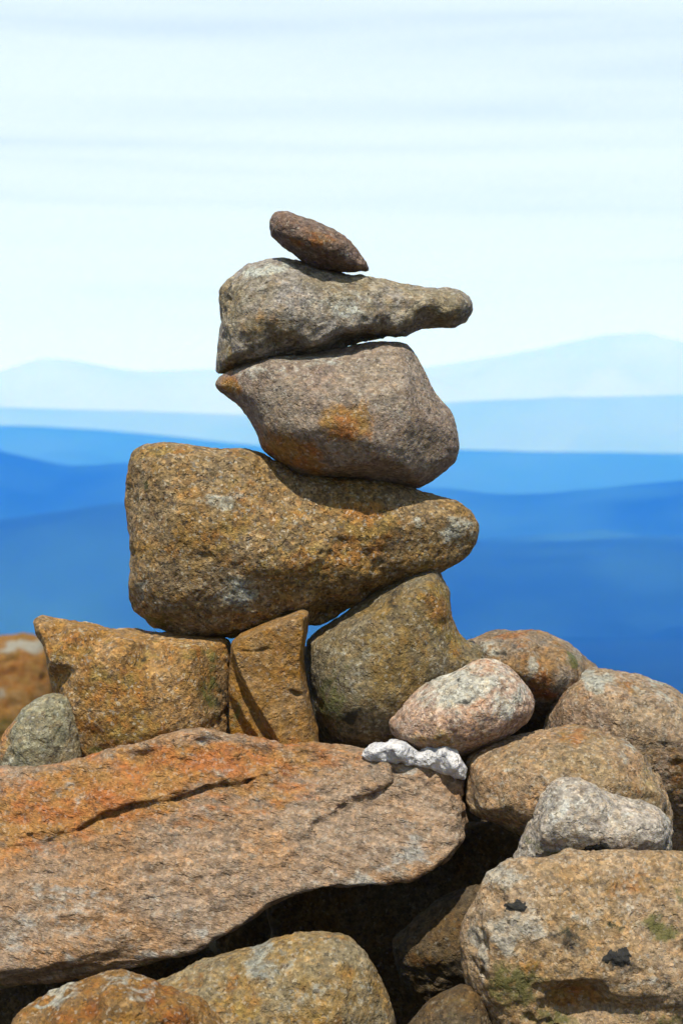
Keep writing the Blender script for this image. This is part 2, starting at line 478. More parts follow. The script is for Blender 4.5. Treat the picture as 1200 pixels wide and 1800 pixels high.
VALLEY = -340.0       # valley floor relative to the eye, metres
def build_ground():
    rings = np.concatenate((np.linspace(0.05, 6, 60), np.geomspace(6.3, 60000, 110)))
    na = 180
    ang = np.linspace(0, 2 * np.pi, na, endpoint=False)
    Rr, A = np.meshgrid(rings, ang, indexing='ij')
    x, y = Rr * np.sin(A), Rr * np.cos(A)
    # summit: a low mound of stony soil under the pile, then falling away to the valley
    r = np.hypot(x, y - 1.4)
    fall = -0.16 * np.clip(r - 1.3, 0, 3) - 0.34 * np.clip(r - 4.3, 0, 900)
    mound = 0.04 * np.exp(-((y - 2.22) / 0.26) ** 2 - (np.clip(np.abs(x) - 0.35, 0, 9) / 0.3) ** 2)
    z = np.maximum(fall, VALLEY - 40 - 30 * np.clip((r - 900) / 4000, 0, 1) * 0)
    z = z + 0.42 * np.clip(-y - 1.6, 0, 14) * np.clip(1 - r / 400, 0, 1)          # unseen rise added behind the viewer to cut low sky light
    p = np.stack((x.ravel(), y.ravel(), np.zeros(x.size)), 1)
    z = z + mound + 0.05 * fbm(p * 3, 5, 3).reshape(x.shape) * (Rr < 60) + np.clip(Rr / 40, 0, 1) * 1.0 * fbm(p / 9, 8, 3).reshape(x.shape) * (Rr < 900)
    z = z + (Rr > 900) * 25 * fbm(p / 900, 12, 3).reshape(x.shape)
    V = np.stack((x.ravel(), y.ravel(), z.ravel()), 1)
    i, j = np.meshgrid(np.arange(len(rings) - 1), np.arange(na), indexing='ij')
    a = i * na + j; b = i * na + (j + 1) % na
    Q = np.stack((a, b, b + na, a + na), -1).reshape(-1, 4)[:, ::-1]
    V = np.concatenate((V, [[0, 0, V[:na, 2].mean()]]))
    me = make_mesh('ground', V, Q, ground_mat())
    o = bpy.data.objects.new('ground', me); COL.objects.link(o); tag(o, kind='structure')
    return V[:, 2].min()

def build_hill(name, dist, prof, depth, seed, mat, rough=1.0):
    """a ridge of hills at a distance: its crest follows the rows read in the photograph, and runs on past the frame"""
    px = np.arange(-3600, 4801, 24.0)
    xs = np.array([q[0] for q in prof]); ys = np.array([q[1] for q in prof])
    # smooth crest
    cr = np.interp(px, xs, ys)
    kern = np.hanning(9); kern /= kern.sum()
    cr = np.convolve(np.pad(cr, 4, mode='edge'), kern, 'valid')
    off = (np.clip((-px) / 600, 0, 1) + np.clip((px - 1200) / 600, 0, 1))
    t3 = np.stack((px / 520, np.full(px.size, seed * 1.7), np.zeros(px.size)), 1)
    cr = cr + off * 26 * fbm(t3, seed, 3) + rough * 1.3 * fbm(t3 * 9, seed + 2, 3)
    hz = -(cr - YH) / F * dist            # crest height relative to the eye
    v = np.linspace(-1, 1, 41)
    xw = (px - 600) / F * dist
    sh = np.where(v < 0, np.cos(v * np.pi / 2) ** 1.1, np.cos(v * np.pi / 2))
    Xg = np.repeat(xw[:, None], 41, 1); Yg = dist + depth * v[None, :] + 0 * Xg
    base = VALLEY - 60
    Zg = base + (hz[:, None] - base) * sh[None, :]
    pp = np.stack((Xg.ravel() / (depth * 0.35), Yg.ravel() / (depth * 0.35), np.full(Xg.size, seed)), 1)
    Zg = Zg + (fbm(pp, seed + 5, 4).reshape(Xg.shape) * (1 - sh)[None, :] * sh[None, :] * 1.0 * (hz[:, None] - base))
    V = np.stack((Xg.ravel(), Yg.ravel(), Zg.ravel() + CAM_Z), 1)
    n = 41
    i, j = np.meshgrid(np.arange(len(px) - 1), np.arange(n - 1), indexing='ij')
    a = i * n + j
    Q = np.stack((a, a + n, a + n + 1, a + 1), -1).reshape(-1, 4)
    me = make_mesh(name, V, Q, mat)
    o = bpy.data.objects.new(name, me); COL.objects.link(o); tag(o, kind='structure')
    return V[:, 2].max()

zlow = build_ground()
far_pale = land_mat('haze_pale_far_mountain', (0.255, 0.29, 0.265), (0.225, 0.26, 0.24), 0.001)  # pale base colour stands in for haze over the farthest mountains
near_pale = land_mat('haze_pale_mountain', (0.12, 0.18, 0.14), (0.155, 0.205, 0.165), 0.001)  # base lightened too, haze painted into the colour
forest = land_mat('forested_hill', (0.003, 0.012, 0.011), (0.022, 0.060, 0.046), 0.0016)
hill_pale = land_mat('haze_lifted_hill', (0.016, 0.048, 0.032), (0.032, 0.066, 0.044), 0.0012)  # base lifted to paint in some haze
tops = []
tops.append(build_hill('hills', 3000, [(-400, 960), (0, 916), (120, 897), (230, 880), (420, 905), (600, 930), (800, 950), (900, 958), (1200, 950), (1600, 975)], 900, 3, forest))
tops.append(build_hill('hills', 4600, [(-300, 740), (-80, 772), (0, 794), (60, 812), (120, 821), (180, 818), (240, 810), (400, 822), (640, 850), (780, 862), (900, 874), (1000, 868), (1200, 846), (1500, 830)], 1100, 7, forest))
tops.append(build_hill('hills', 7400, [(-300, 742), (0, 748), (90, 750), (180, 756), (300, 766), (380, 776), (460, 784), (640, 788), (800, 789), (900, 793), (1000, 795), (1200, 797), (1600, 806)], 1500, 11, hill_pale, 0.5))
tops.append(build_hill('mountains', 9300, [(-400, 700), (0, 716), (300, 724), (460, 730), (640, 722), (800, 706), (950, 700), (1200, 693), (1600, 700)], 1500, 17, near_pale, 0.5))
tops.append(build_hill('mountains', 12500, [(-300, 665), (-100, 672), (0, 655), (60, 634), (95, 628), (140, 632), (200, 650), (260, 656), (360, 648), (480, 652), (640, 655), (760, 645), (850, 630), (930, 616), (1000, 603), (1050, 588), (1085, 582), (1120, 586), (1180, 606), (1260, 618), (1600, 640)], 2500, 23, far_pale, 0.6))

# haze: one even box of air round everything, the sky outside
hx = 62000.0
z0, z1 = float(zlow) - 1.0, max(tops) + 20.0
hv = [(x, y, z) for x in (-hx, hx) for y in (-hx, hx) for z in (z0, z1)]
hq = [(0, 1, 3, 2), (4, 6, 7, 5), (0, 4, 5, 1), (2, 3, 7, 6), (0, 2, 6, 4), (1, 5, 7, 3)]
hm = bpy.data.materials.new('haze_air'); hm.use_nodes = True
hn = hm.node_tree.nodes; hn.clear()
ho = hn.new('ShaderNodeOutputMaterial'); pv = hn.new('ShaderNodeVolumePrincipled')
pv.inputs['Color'].default_value = (0.03, 0.20, 1.0, 1)
pv.inputs['Absorption Color'].default_value = (1, 1, 1, 1)
pv.inputs['Density'].default_value = 0.00030
pv.inputs['Anisotropy'].default_value = 0.0
hm.node_tree.links.new(pv.outputs[0], ho.inputs['Volume'])
haze = bpy.data.objects.new('haze', make_mesh('haze', hv, hq, hm, False)); COL.objects.link(haze); tag(haze, kind='stuff')

# ------------------------------------------------------------------ rock materials
TAN = (0.36, 0.245, 0.135); OCH = (0.34, 0.20, 0.06); GREY = (0.30, 0.285, 0.255); BROWN = (0.25, 0.155, 0.07); PINK = (0.43, 0.29, 0.20)
OLIVE = (0.20, 0.175, 0.085); PURP = (0.24, 0.185, 0.165)
m_pebble = rock_mat('brown_granite', (0.23, 0.165, 0.13), (0.24, 0.195, 0.175), big=22, seed=1, white=0.05, auto_rust=0.05)
m_duck = rock_mat('olive_grey_granite', (0.28, 0.255, 0.19), (0.33, 0.325, 0.31), big=14, seed=2, tone=0.63, rust=(0.24, 0.15, 0.05))
m_nose = rock_mat('mauve_grey_granite', (0.315, 0.28, 0.235), (0.265, 0.225, 0.195), big=12, seed=3, tone=0.63, rust=(0.36, 0.16, 0.035), speck=0.85)
m_fox = rock_mat('coarse_tan_granite', tone=0.58, A=(0.32, 0.23, 0.115), B=(0.31, 0.255, 0.175), rust=(0.36, 0.195, 0.055), big=13, seed=4, speck=1.3, auto_rust=0.65, bump=1.2, pits=0.8)
m_block = rock_mat('ochre_granite', (0.42, 0.295, 0.165), (0.36, 0.235, 0.11), tone=0.60, rust=(0.33, 0.175, 0.045), big=15, seed=5, speck=1.1, auto_rust=0.75, bump=1.2)
m_wedge = rock_mat('tan_granite', (0.36, 0.24, 0.12), OCH, rust=(0.36, 0.17, 0.04), big=15, seed=6, speck=0.7, auto_rust=0.4)
m_egg = rock_mat('olive_granite', (0.24, 0.215, 0.15), (0.27, 0.21, 0.11), rust=(0.34, 0.19, 0.04), big=13, seed=7)
m_pink = rock_mat('pink_granite', (0.46, 0.33, 0.25), (0.47, 0.38, 0.32), rust=(0.36, 0.22, 0.06), big=16, seed=8, white=0.24, tone=0.66)
m_mixed = rock_mat('mottled_granite', TAN, GREY, rust=(0.36, 0.15, 0.05), big=18, seed=9, auto_rust=0.5, auto_pale=0.2)
m_far = rock_mat('pale_tan_granite', (0.43, 0.335, 0.255), (0.39, 0.33, 0.25), rust=(0.33, 0.17, 0.05), big=14, seed=10, auto_rust=0.45, auto_pale=0.35, white=0.16)
m_mid = rock_mat('warm_tan_granite', (0.42, 0.315, 0.215), (0.40, 0.33, 0.225), rust=(0.36, 0.18, 0.06), big=14, seed=11, auto_rust=0.35, white=0.15)
m_grey = rock_mat('pale_grey_granite', (0.50, 0.475, 0.43), (0.43, 0.42, 0.385), pale=(0.62, 0.62, 0.60), rust=(0.34, 0.22, 0.08), big=18, seed=12, white=0.2, tone=0.56, auto_pale=0.3)
m_slab = rock_mat('banded_rusty_gneiss', (0.45, 0.315, 0.205), (0.42, 0.35, 0.28), rust=(0.50, 0.20, 0.05), pale=(0.45, 0.44, 0.42), big=12, stretch=(0.62, 1, 1.3), rot=math.radians(-14),
                  seed=13, speck=0.8, auto_rust=0.2, auto_pale=0.4, bump=1.25, white=0.14)
m_sage = rock_mat('sage_grey_granite', (0.27, 0.275, 0.21), (0.29, 0.265, 0.19), tone=0.62, big=16, seed=15, rust=(0.40, 0.22, 0.09))
m_low = rock_mat('lichen_grey_granite', (0.34, 0.255, 0.13), (0.31, 0.28, 0.20), rust=(0.36, 0.19, 0.05), pale=(0.36, 0.38, 0.36), big=15, seed=17, auto_rust=0.5)
m_brown = rock_mat('rust_brown_granite', (0.34, 0.22, 0.10), BROWN, rust=(0.30, 0.12, 0.025), big=15, seed=18, auto_rust=0.5)
m_right = rock_mat('lichened_tan_granite', (0.45, 0.365, 0.265), (0.44, 0.335, 0.21), rust=(0.34, 0.16, 0.035), pale=(0.50, 0.47, 0.42), green=(0.13, 0.13, 0.03), big=13, seed=19, auto_rust=0.3, auto_pale=0.3, white=0.14)
m_quartz = rock_mat('white_quartz', (0.58, 0.60, 0.61), (0.42, 0.45, 0.47), pale=(0.85, 0.86, 0.88), big=30, seed=21, speck=0.25, white=0.0, bump=1.2, tone=1.0)
m_dim = rock_mat('gap_shade_brown_granite', (0.24, 0.17, 0.09), (0.22, 0.19, 0.14), rust=(0.30, 0.16, 0.04), big=15, seed=22, auto_rust=0.4, tone=0.30, white=0.03)  # tone cut low: shade of the gaps put into the colour
STACK = 'stones balanced in the stack'; HEAP = 'rocks heaped under the stack'

# ------------------------------------------------------------------ the balanced stack
c1 = lambda p: T(2.308, 340, 340, p)
c2 = lambda p: T(1.765, 200, 740, p)
c3 = lambda p: T(2.0, 0, 1060, p)
c4 = lambda p: T(2.143, 640, 1080, p)
c5 = lambda p: T(1.395, 0, 1260, p)
c6 = lambda p: T(2.143, 640, 1440, p)

rock('stone', 1.98, c1([(300, 95), (330, 62), (375, 58), (410, 72), (470, 98), (540, 128), (610, 162), (655, 205), (685, 250), (718, 300), (712, 320), (640, 328), (560, 318), (480, 298),
     (430, 272), (390, 242), (340, 206), (303, 172), (295, 130)]),
     c1([(330, 100, 30), (390, 110, 55), (360, 160, 60), (470, 150, 62), (560, 190, 64), (620, 225, 60), (430, 210, 72), (520, 245, 76), (610, 275, 66), (665, 295, 40)]),
     m_pebble, 'small brown lozenge stone lying tilted on top of the whole stack', 'stone', rim=14, back=55, k=18, h=2.4, seed=1, amp=0.8, rough=0.75, group=STACK,
     rust=c1([(510, 195, 60, 25, .5), (430, 225, 40, 22, .7)]) and [(558, 428, 34, 12, .55), (527, 437, 22, 12, .6)])

rock('stone', 1.99, c1([(82, 735), (84, 660), (90, 560), (97, 480), (102, 408), (128, 360), (172, 318), (212, 288), (262, 272), (312, 258), (370, 258), (430, 276), (500, 300), (560, 316), (640, 328),
     (700, 333), (760, 346), (850, 360), (940, 370), (1030, 376), (1090, 388), (1130, 418), (1148, 460), (1135, 505), (1100, 540), (1050, 552), (980, 546), (920, 556), (860, 582), (800, 592),
     (720, 600), (640, 614), (560, 640), (470, 672), (380, 692), (270, 705), (180, 728), (110, 746)]),
     c1([(150, 400, 40), (250, 320, 50), (330, 300, 52), (420, 330, 62), (200, 430, 78), (330, 400, 96), (450, 430, 98), (170, 560, 84), (300, 560, 104), (420, 560, 106), (160, 670, 74), (280, 650, 84), (540, 400, 84),
         (640, 430, 78), (620, 500, 88), (560, 540, 98), (480, 622, 100), (545, 598, 98), (590, 574, 92), (650, 566, 84), (720, 562, 72), (800, 564, 60), (870, 548, 52), (740, 420, 64), (850, 430, 60), (960, 440, 56), (1060, 450, 46), (760, 500, 72), (880, 500, 60), (1000, 505, 52), (1080, 500, 34),
         (500, 655, 0), (570, 622, -14), (620, 600, -20), (700, 586, -14), (780, 583, -6)]),
     m_duck, 'duck head shaped grey stone with a long beak pointing right', 'stone', rough=0.8, rim=8, back=90, k=24, h=2.8, seed=2, amp=0.95, group=STACK, ridge=2.0,
     cracks=[(c1([(560, 545), (500, 585), (400, 610), (330, 605)]), 9, 5), (c1([(180, 470), (240, 530), (330, 560)]), 6, 6)],
     rust=[(460, 570, 70, 40, .45), (400, 640, 30, 30, .7), (690, 540, 70, 20, .35)], pale=[(475, 476, 50, 14, .95), (600, 540, 70, 22, .55), (450, 520, 60, 20, .25)],  # wide pale spot at the top left carries a painted highlight
     dark=[(820, 555, 18, 18, .45), (390, 500, 14, 14, .45)], green=[(480, 600, 50, 20, .3)])  # dark spot at the beak tip is painted shading

rock('stone', 1.98, c1([(88, 770), (104, 746), (150, 716), (200, 686), (270, 658), (340, 646), (430, 645), (520, 636), (620, 618), (690, 606), (760, 600), (830, 597), (878, 614), (920, 680), (965, 765), (1010, 838),
     (1050, 900), (1076, 970), (1083, 1030), (1065, 1090), (1010, 1130), (960, 1168), (910, 1197), (850, 1187), (700, 1172), (560, 1166), (480, 1168), (420, 1152), (360, 1112), (310, 1064), (280, 1040),
     (258, 990), (235, 945), (210, 905), (180, 862), (130, 822), (95, 797)]),
     c1([(140, 770, 34), (220, 720, 58), (330, 690, 78), (450, 690, 70), (600, 695, 80), (700, 690, 80), (800, 690, 64), (860, 660, 40), (250, 820, 78), (350, 800, 104), (500, 820, 124), (680, 820, 132), (830, 800, 118),
         (300, 950, 78), (400, 940, 112), (560, 980, 150), (720, 960, 150), (880, 940, 116), (360, 1040, 78), (460, 1080, 98), (560, 1100, 104), (700, 1090, 118), (850, 1080, 112), (960, 1040, 84), (1000, 960, 70), (940, 850, 74),
         (900, 1140, 68), (700, 1140, 64), (560, 1135, 62)]),
     m_nose, 'big mauve grey stone with orange patches and a pointed left tip', 'stone', rim=22, back=110, k=28, h=3.0, seed=3, amp=0.75, rough=0.4, chips=8, cap=0.07, soft=2, group=STACK,
     rust=[(606, 742, 54, 36, .9), (515, 792, 70, 36, 1.0, .45), (398, 676, 20, 18, .9), (640, 790, 60, 40, .3), (725, 845, 30, 14, .5)], pale=[(450, 650, 60, 22, .45), (560, 640, 90, 14, .5), (700, 720, 12, 50, .25)],  # pale along the top edges is highlight put into the colour
     dark=[(620, 840, 50, 10, .4)])

rock('stone', 1.98, c2([(60, 100), (90, 74), (130, 63), (200, 68), (280, 74), (360, 84), (420, 94), (470, 112), (520, 138), (580, 172), (650, 178), (750, 184), (850, 197), (930, 208), (1000, 221), (1070, 245), (1112, 282),
     (1133, 330), (1130, 380), (1100, 420), (1050, 450), (1000, 466), (940, 477), (880, 494), (800, 534), (740, 578), (690, 612), (640, 628), (560, 634), (480, 656), (400, 672), (340, 676), (260, 671), (190, 658),
     (130, 632), (75, 590), (54, 540), (48, 450), (40, 340), (43, 240), (46, 150)]),
     c2([(110, 120, 66), (250, 110, 74), (390, 125, 78), (120, 300, 98), (260, 280, 116), (420, 220, 112), (480, 270, 112), (110, 460, 92), (260, 470, 118), (420, 430, 128), (560, 330, 112), (600, 400, 116), (140, 570, 66), (280, 590, 78),
         (420, 560, 102), (560, 500, 110), (340, 640, 60), (440, 618, 76), (500, 590, 86), (580, 560, 88), (660, 522, 84), (760, 478, 74), (840, 455, 66), (560, 625, -10), (640, 610, -20), (700, 580, -16), (780, 525, 0), (480, 640, 10), (500, 180, 46), (560, 230, 52), (640, 270, 72), (640, 220, 50), (760, 250, 62), (720, 330, 90), (860, 290, 76), (860, 370, 88), (980, 290, 62), (980, 380, 70), (1070, 330, 46),
         (700, 450, 94), (820, 440, 82), (900, 440, 60)]),
     m_fox, 'largest stone of the stack, tan block with a snout pointing right', 'stone', q=0.15, rim=20, back=110, k=17, h=3.0, seed=4, amp=0.95, rough=0.8, chips=14, cap=0.08, soft=2, group=STACK,
     rust=[(400, 925, 60, 30, .5), (560, 960, 120, 60, .35), (300, 790, 70, 12, .6), (640, 900, 90, 40, .35)], pale=[(428, 1032, 38, 28, .75), (398, 876, 40, 26, .55), (255, 1030, 18, 20, .6), (800, 930, 40, 30, .65), (725, 910, 16, 24, .5)],
     dark=[(300, 920, 40, 60, .22), (270, 850, 26, 20, .3)], green=[(290, 1080, 60, 20, .5), (265, 850, 30, 20, .4)])

# ------------------------------------------------------------------ stones the stack stands on
rock('boulder', 1.96, c3([(124, 60), (140, 49), (220, 59), (300, 70), (380, 85), (470, 100), (560, 110), (640, 115), (720, 121), (780, 128), (802, 140), (808, 190), (806, 260), (804, 350), (806, 440), (795, 520), (700, 600),
     (500, 640), (330, 620), (240, 570), (216, 480), (218, 420), (222, 360), (200, 310), (176, 260), (165, 200), (150, 150), (130, 110)]),
     c3([(160, 75, 60), (300, 90, 74), (470, 120, 84), (620, 135, 90), (690, 140, 88), (200, 180, 78), (330, 200, 96), (500, 210, 92), (600, 230, 112), (690, 260, 112), (280, 330, 84), (400, 320, 116), (540, 340, 108), (690, 380, 118), (300, 460, 88),
         (450, 460, 112), (600, 450, 122), (695, 470, 116), (740, 180, 52), (750, 300, 56), (755, 430, 56), (400, 560, 80), (600, 560, 84)]),
     m_block, 'square ochre block left of the upright wedge, under the stack', 'boulder', rim=26, back=110, k=12, h=3.0, seed=5, amp=0.7, rough=0.8, soft=1, it=1, q=0.08, chips=14, cap=0.07, group=HEAP, ridge=2.0,
     rust=[(215, 1190, 60, 30, .75, -.4), (240, 1260, 70, 30, .75), (130, 1110, 40, 30, .4), (350, 1130, 30, 20, .4)], pale=[(200, 1094, 130, 9, .65, .12), (330, 1120, 40, 10, .4), (150, 1280, 40, 30, .35)], green=[(378, 1190, 22, 90, .55), (180, 1310, 60, 16, .4)],  # long pale spot on the top rim is a painted highlight
     dark=[(392, 1200, 14, 90, .45), (150, 1120, 50, 14, .3), (270, 1155, 14, 10, .5), (115, 1205, 16, 12, .45)])

rock('stone', 1.93, c3([(813, 130), (850, 104), (920, 74), (1000, 44), (1060, 24), (1084, 34), (1081, 90), (1071, 180), (1076, 260), (1085, 330), (1100, 400), (1120, 450), (1130, 520), (1120, 580), (960, 590), (830, 560), (812, 470),
     (808, 400), (806, 300), (810, 200)]),
     [],
     m_wedge, 'upright tan wedge stone with a slanted facet, between block and rounded stone', 'stone', lines=[c3([(826, 148, 62), (854, 230, 68), (905, 325, 72), (965, 420, 74), (1014, 505, 74), (1040, 570, 70)]), c3([(816, 180, 30), (836, 252, 34), (884, 346, 38), (940, 438, 42), (980, 508, 46)]),
     c3([(840, 330, 44), (866, 385, 46), (912, 450, 48), (950, 520, 48)]), c3([(818, 350, 18), (846, 420, 20), (886, 505, 24)]), c3([(850, 112, 60), (920, 84, 58), (1000, 56, 56), (1066, 42, 52)]), c3([(1070, 90, 54), (1058, 180, 54), (1060, 260, 53), (1070, 330, 52), (1088, 405, 50), (1106, 470, 48), (1116, 540, 46)])],
     rim=24, back=70, k=8, h=2.6, seed=6, amp=0.5, rough=0.7, soft=0.4, q=0.12, chips=0, group=HEAP,
     cracks=[(c3([(1020, 290), (1045, 305), (1075, 308)]), 10, 3), (c3([(820, 152), (900, 155), (960, 148)]), 5, 3)], rust=[(540, 1300, 20, 20, .8), (470, 1120, 40, 30, .3), (460, 1270, 20, 20, .5)], green=[(418, 1250, 12, 40, .5)])

rock('boulder', 1.97, c2([(598, 700), (640, 648), (700, 600), (760, 560), (830, 514), (900, 478), (960, 460), (1002, 456), (1018, 480), (1044, 520), (1046, 570), (1052, 620), (1072, 672), (1100, 696), (1140, 702), (1150, 760), (1120, 860),
     (1000, 1000), (900, 1060), (740, 1060), (655, 1000), (612, 910), (600, 800)]),
     c2([(660, 690, 80), (760, 620, 96), (860, 560, 98), (960, 510, 84), (640, 780, 86), (720, 740, 122), (830, 680, 124), (950, 620, 106), (1020, 580, 70), (660, 880, 90), (740, 850, 132), (860, 800, 128), (980, 740, 98), (1070, 730, 56),
         (700, 950, 84), (800, 930, 104), (900, 900, 96)]),
     m_egg, 'rounded dark olive boulder with ochre upper edge propping up the snout', 'boulder', rim=22, back=110, k=26, h=3.0, seed=7, amp=0.9, rough=0.6, group=HEAP,
     rust=[(765, 1060, 40, 60, .75), (800, 1120, 30, 40, .7), (700, 1040, 60, 20, .4, -.5), (750, 1110, 50, 30, .4)], dark=[(615, 1235, 24, 18, .75), (690, 1050, 18, 44, .45), (600, 1270, 80, 60, .42), (570, 1180, 30, 60, .35)], green=[(580, 1220, 60, 70, .5)],  # lower-left dark and green spots paint the shading of that side
     pale=[(640, 1150, 40, 30, .3), (590, 1130, 30, 20, .35)])

rock('stone', 1.90, c4([(88, 400), (110, 372), (150, 320), (220, 260), (290, 230), (380, 198), (460, 176), (505, 184), (560, 214), (602, 258), (632, 310), (641, 350), (622, 400), (572, 442), (500, 492), (430, 524), (385, 540), (320, 545),
     (240, 530), (160, 500), (105, 466)]),
     c4([(160, 370, 60), (250, 300, 62), (360, 240, 60), (470, 215, 50), (550, 260, 52), (200, 390, 86), (300, 370, 98), (420, 340, 98), (530, 330, 82), (590, 350, 52), (160, 430, 68), (260, 440, 88), (370, 440, 88), (480, 430, 66), (330, 500, 52)]),
     m_pink, 'pale pink oval stone leaning on the olive boulder', 'stone', rim=16, back=70, k=24, h=2.8, seed=8, amp=0.8, rough=0.7, group=HEAP,
     rust=[(760, 1290, 60, 26, .55), (830, 1290, 40, 20, .35)], pale=[(810, 1195, 100, 34, .85, -.2), (890, 1225, 50, 26, .6)], dark=[(760, 1205, 34, 10, .5, -.4), (800, 1218, 24, 8, .5), (870, 1205, 12, 12, .4), (815, 1195, 14, 6, .45)])

rock('boulder', 2.10, c4([(380, 110), (440, 78), (520, 58), (600, 54), (680, 68), (740, 88), (790, 114), (840, 158), (880, 196), (900, 260), (860, 340), (780, 390), (660, 390), (560, 340), (440, 260), (360, 180)]),
     c4([(450, 110, 60), (600, 90, 66), (730, 120, 66), (810, 170, 60), (500, 180, 90), (620, 180, 104), (740, 200, 92), (620, 280, 96), (720, 280, 84), (520, 260, 70)]),
     m_mixed, 'low mottled boulder behind the pink oval stone, against the blue valley', 'boulder', rim=20, back=90, k=26, h=3.0, seed=9, amp=0.8, group=HEAP,
     pale=[(862, 1140, 26, 16, .6), (925, 1170, 18, 30, .6), (1010, 1140, 30, 8, .4)], dark=[(885, 1140, 16, 10, .6), (880, 1160, 16, 10, .3)], green=[(1000, 1145, 24, 14, .8)], rust=[(945, 1190, 20, 40, .8), (900, 1120, 50, 10, .4)])

rock('boulder', 2.06, c4([(672, 470), (684, 380), (718, 292), (760, 240), (804, 210), (862, 198), (922, 206), (1000, 224), (1080, 245), (1150, 270), (1200, 296), (1290, 340), (1400, 430), (1450, 560), (1420, 700), (1330, 800), (1240, 1020), (1000, 900),
     (800, 640), (700, 540)]),
     c4([(740, 320, 60), (820, 250, 66), (940, 250, 80), (1080, 290, 88), (1200, 340, 90), (760, 420, 80), (860, 350, 104), (1000, 380, 124), (1150, 420, 130), (1300, 480, 110), (1000, 500, 120), (1150, 560, 126), (1300, 620, 96), (1160, 700, 90)]),
     m_far, 'large pale tan boulder at the right edge, uppermost of the right-hand rocks', 'boulder', rim=24, back=120, k=34, h=3.4, seed=10, amp=0.9, chips=10, cap=0.07, group=HEAP,
     pale=[(1040, 1185, 40, 14, .75), (1150, 1205, 50, 14, .5), (1060, 1300, 30, 20, .3)], rust=[(1180, 1345, 30, 30, .7), (1090, 1200, 40, 10, .4), (1010, 1220, 26, 16, .3)])

rock('boulder', 1.87, c4([(374, 690), (384, 605), (390, 550), (430, 526), (520, 500), (600, 470), (700, 444), (782, 431), (862, 439), (942, 464), (1012, 490), (1062, 530), (1102, 580), (1132, 640), (1152, 700), (1164, 780), (1140, 860), (1040, 930),
     (820, 940), (660, 890), (580, 838), (520, 806), (440, 776), (390, 752)]),
     c4([(430, 600, 70), (560, 540, 80), (720, 490, 80), (860, 490, 78), (980, 540, 74), (440, 690, 92), (560, 640, 116), (700, 590, 124), (860, 580, 118), (1000, 620, 96), (1080, 660, 82), (480, 745, 66), (600, 750, 100), (700, 780, 90), (860, 740, 110),
         (1060, 760, 78), (1110, 700, 46), (1125, 780, 40)]),
     m_mid, 'broad warm tan boulder right of the white crumbly rock', 'boulder', rim=20, back=170, k=26, h=3.0, seed=11, amp=0.85, chips=10, cap=0.07, group=HEAP,
     cracks=[(c4([(1085, 560), (1105, 640), (1110, 740)]), 12, 4), (c4([(1110, 590), (1130, 690), (1138, 770)]), 10, 3)],
     rust=[(1010, 1290, 40, 12, .6), (870, 1430, 50, 14, .5), (1080, 1380, 40, 30, .35)], pale=[(1110, 1310, 40, 10, .55), (890, 1345, 30, 10, .4), (840, 1350, 20, 30, .3)], green=[(900, 1450, 30, 12, .4), (1130, 1350, 30, 30, .35)])

g12 = rock('stone', 1.80, c4([(556, 930), (582, 880), (612, 800), (628, 748), (652, 690), (690, 640), (732, 613), (792, 611), (852, 626), (902, 656), (952, 681), (1012, 691), (1072, 702), (1122, 730), (1160, 780), (1168, 830), (1155, 900), (1080, 980), (900, 1000), (640, 1000)]),
     c4([(640, 760, 60), (700, 690, 66), (780, 660, 60), (860, 690, 66), (660, 800, 84), (760, 770, 92), (880, 770, 92), (1000, 750, 84), (1090, 770, 66), (620, 880, 56), (740, 860, 66), (860, 850, 78), (980, 840, 84), (1080, 840, 76), (740, 920, 36), (900, 910, 48), (1050, 910, 54)]),
     m_grey, 'small pale grey stone with a humped left end, on the right boulders', 'stone', rim=16, back=70, k=20, h=2.8, seed=12, amp=0.85, chips=9, cap=0.05, group=HEAP,
     cracks=[(c4([(760, 752), (860, 750), (940, 735)]), 5, 3)], pale=[(985, 1400, 40, 22, .5), (1170, 1430, 24, 20, .5), (1060, 1420, 60, 14, .35)], green=[(960, 1480, 60, 14, .55), (1170, 1470, 16, 20, .4)], dark=[(1000, 1500, 60, 14, .35), (1165, 1462, 8, 16, .5), (925, 1450, 10, 14, .35)],  # green and dark along the foot paint the undercut's shade
     rust=[(1090, 1470, 40, 14, .35), (985, 1450, 30, 10, .25)])

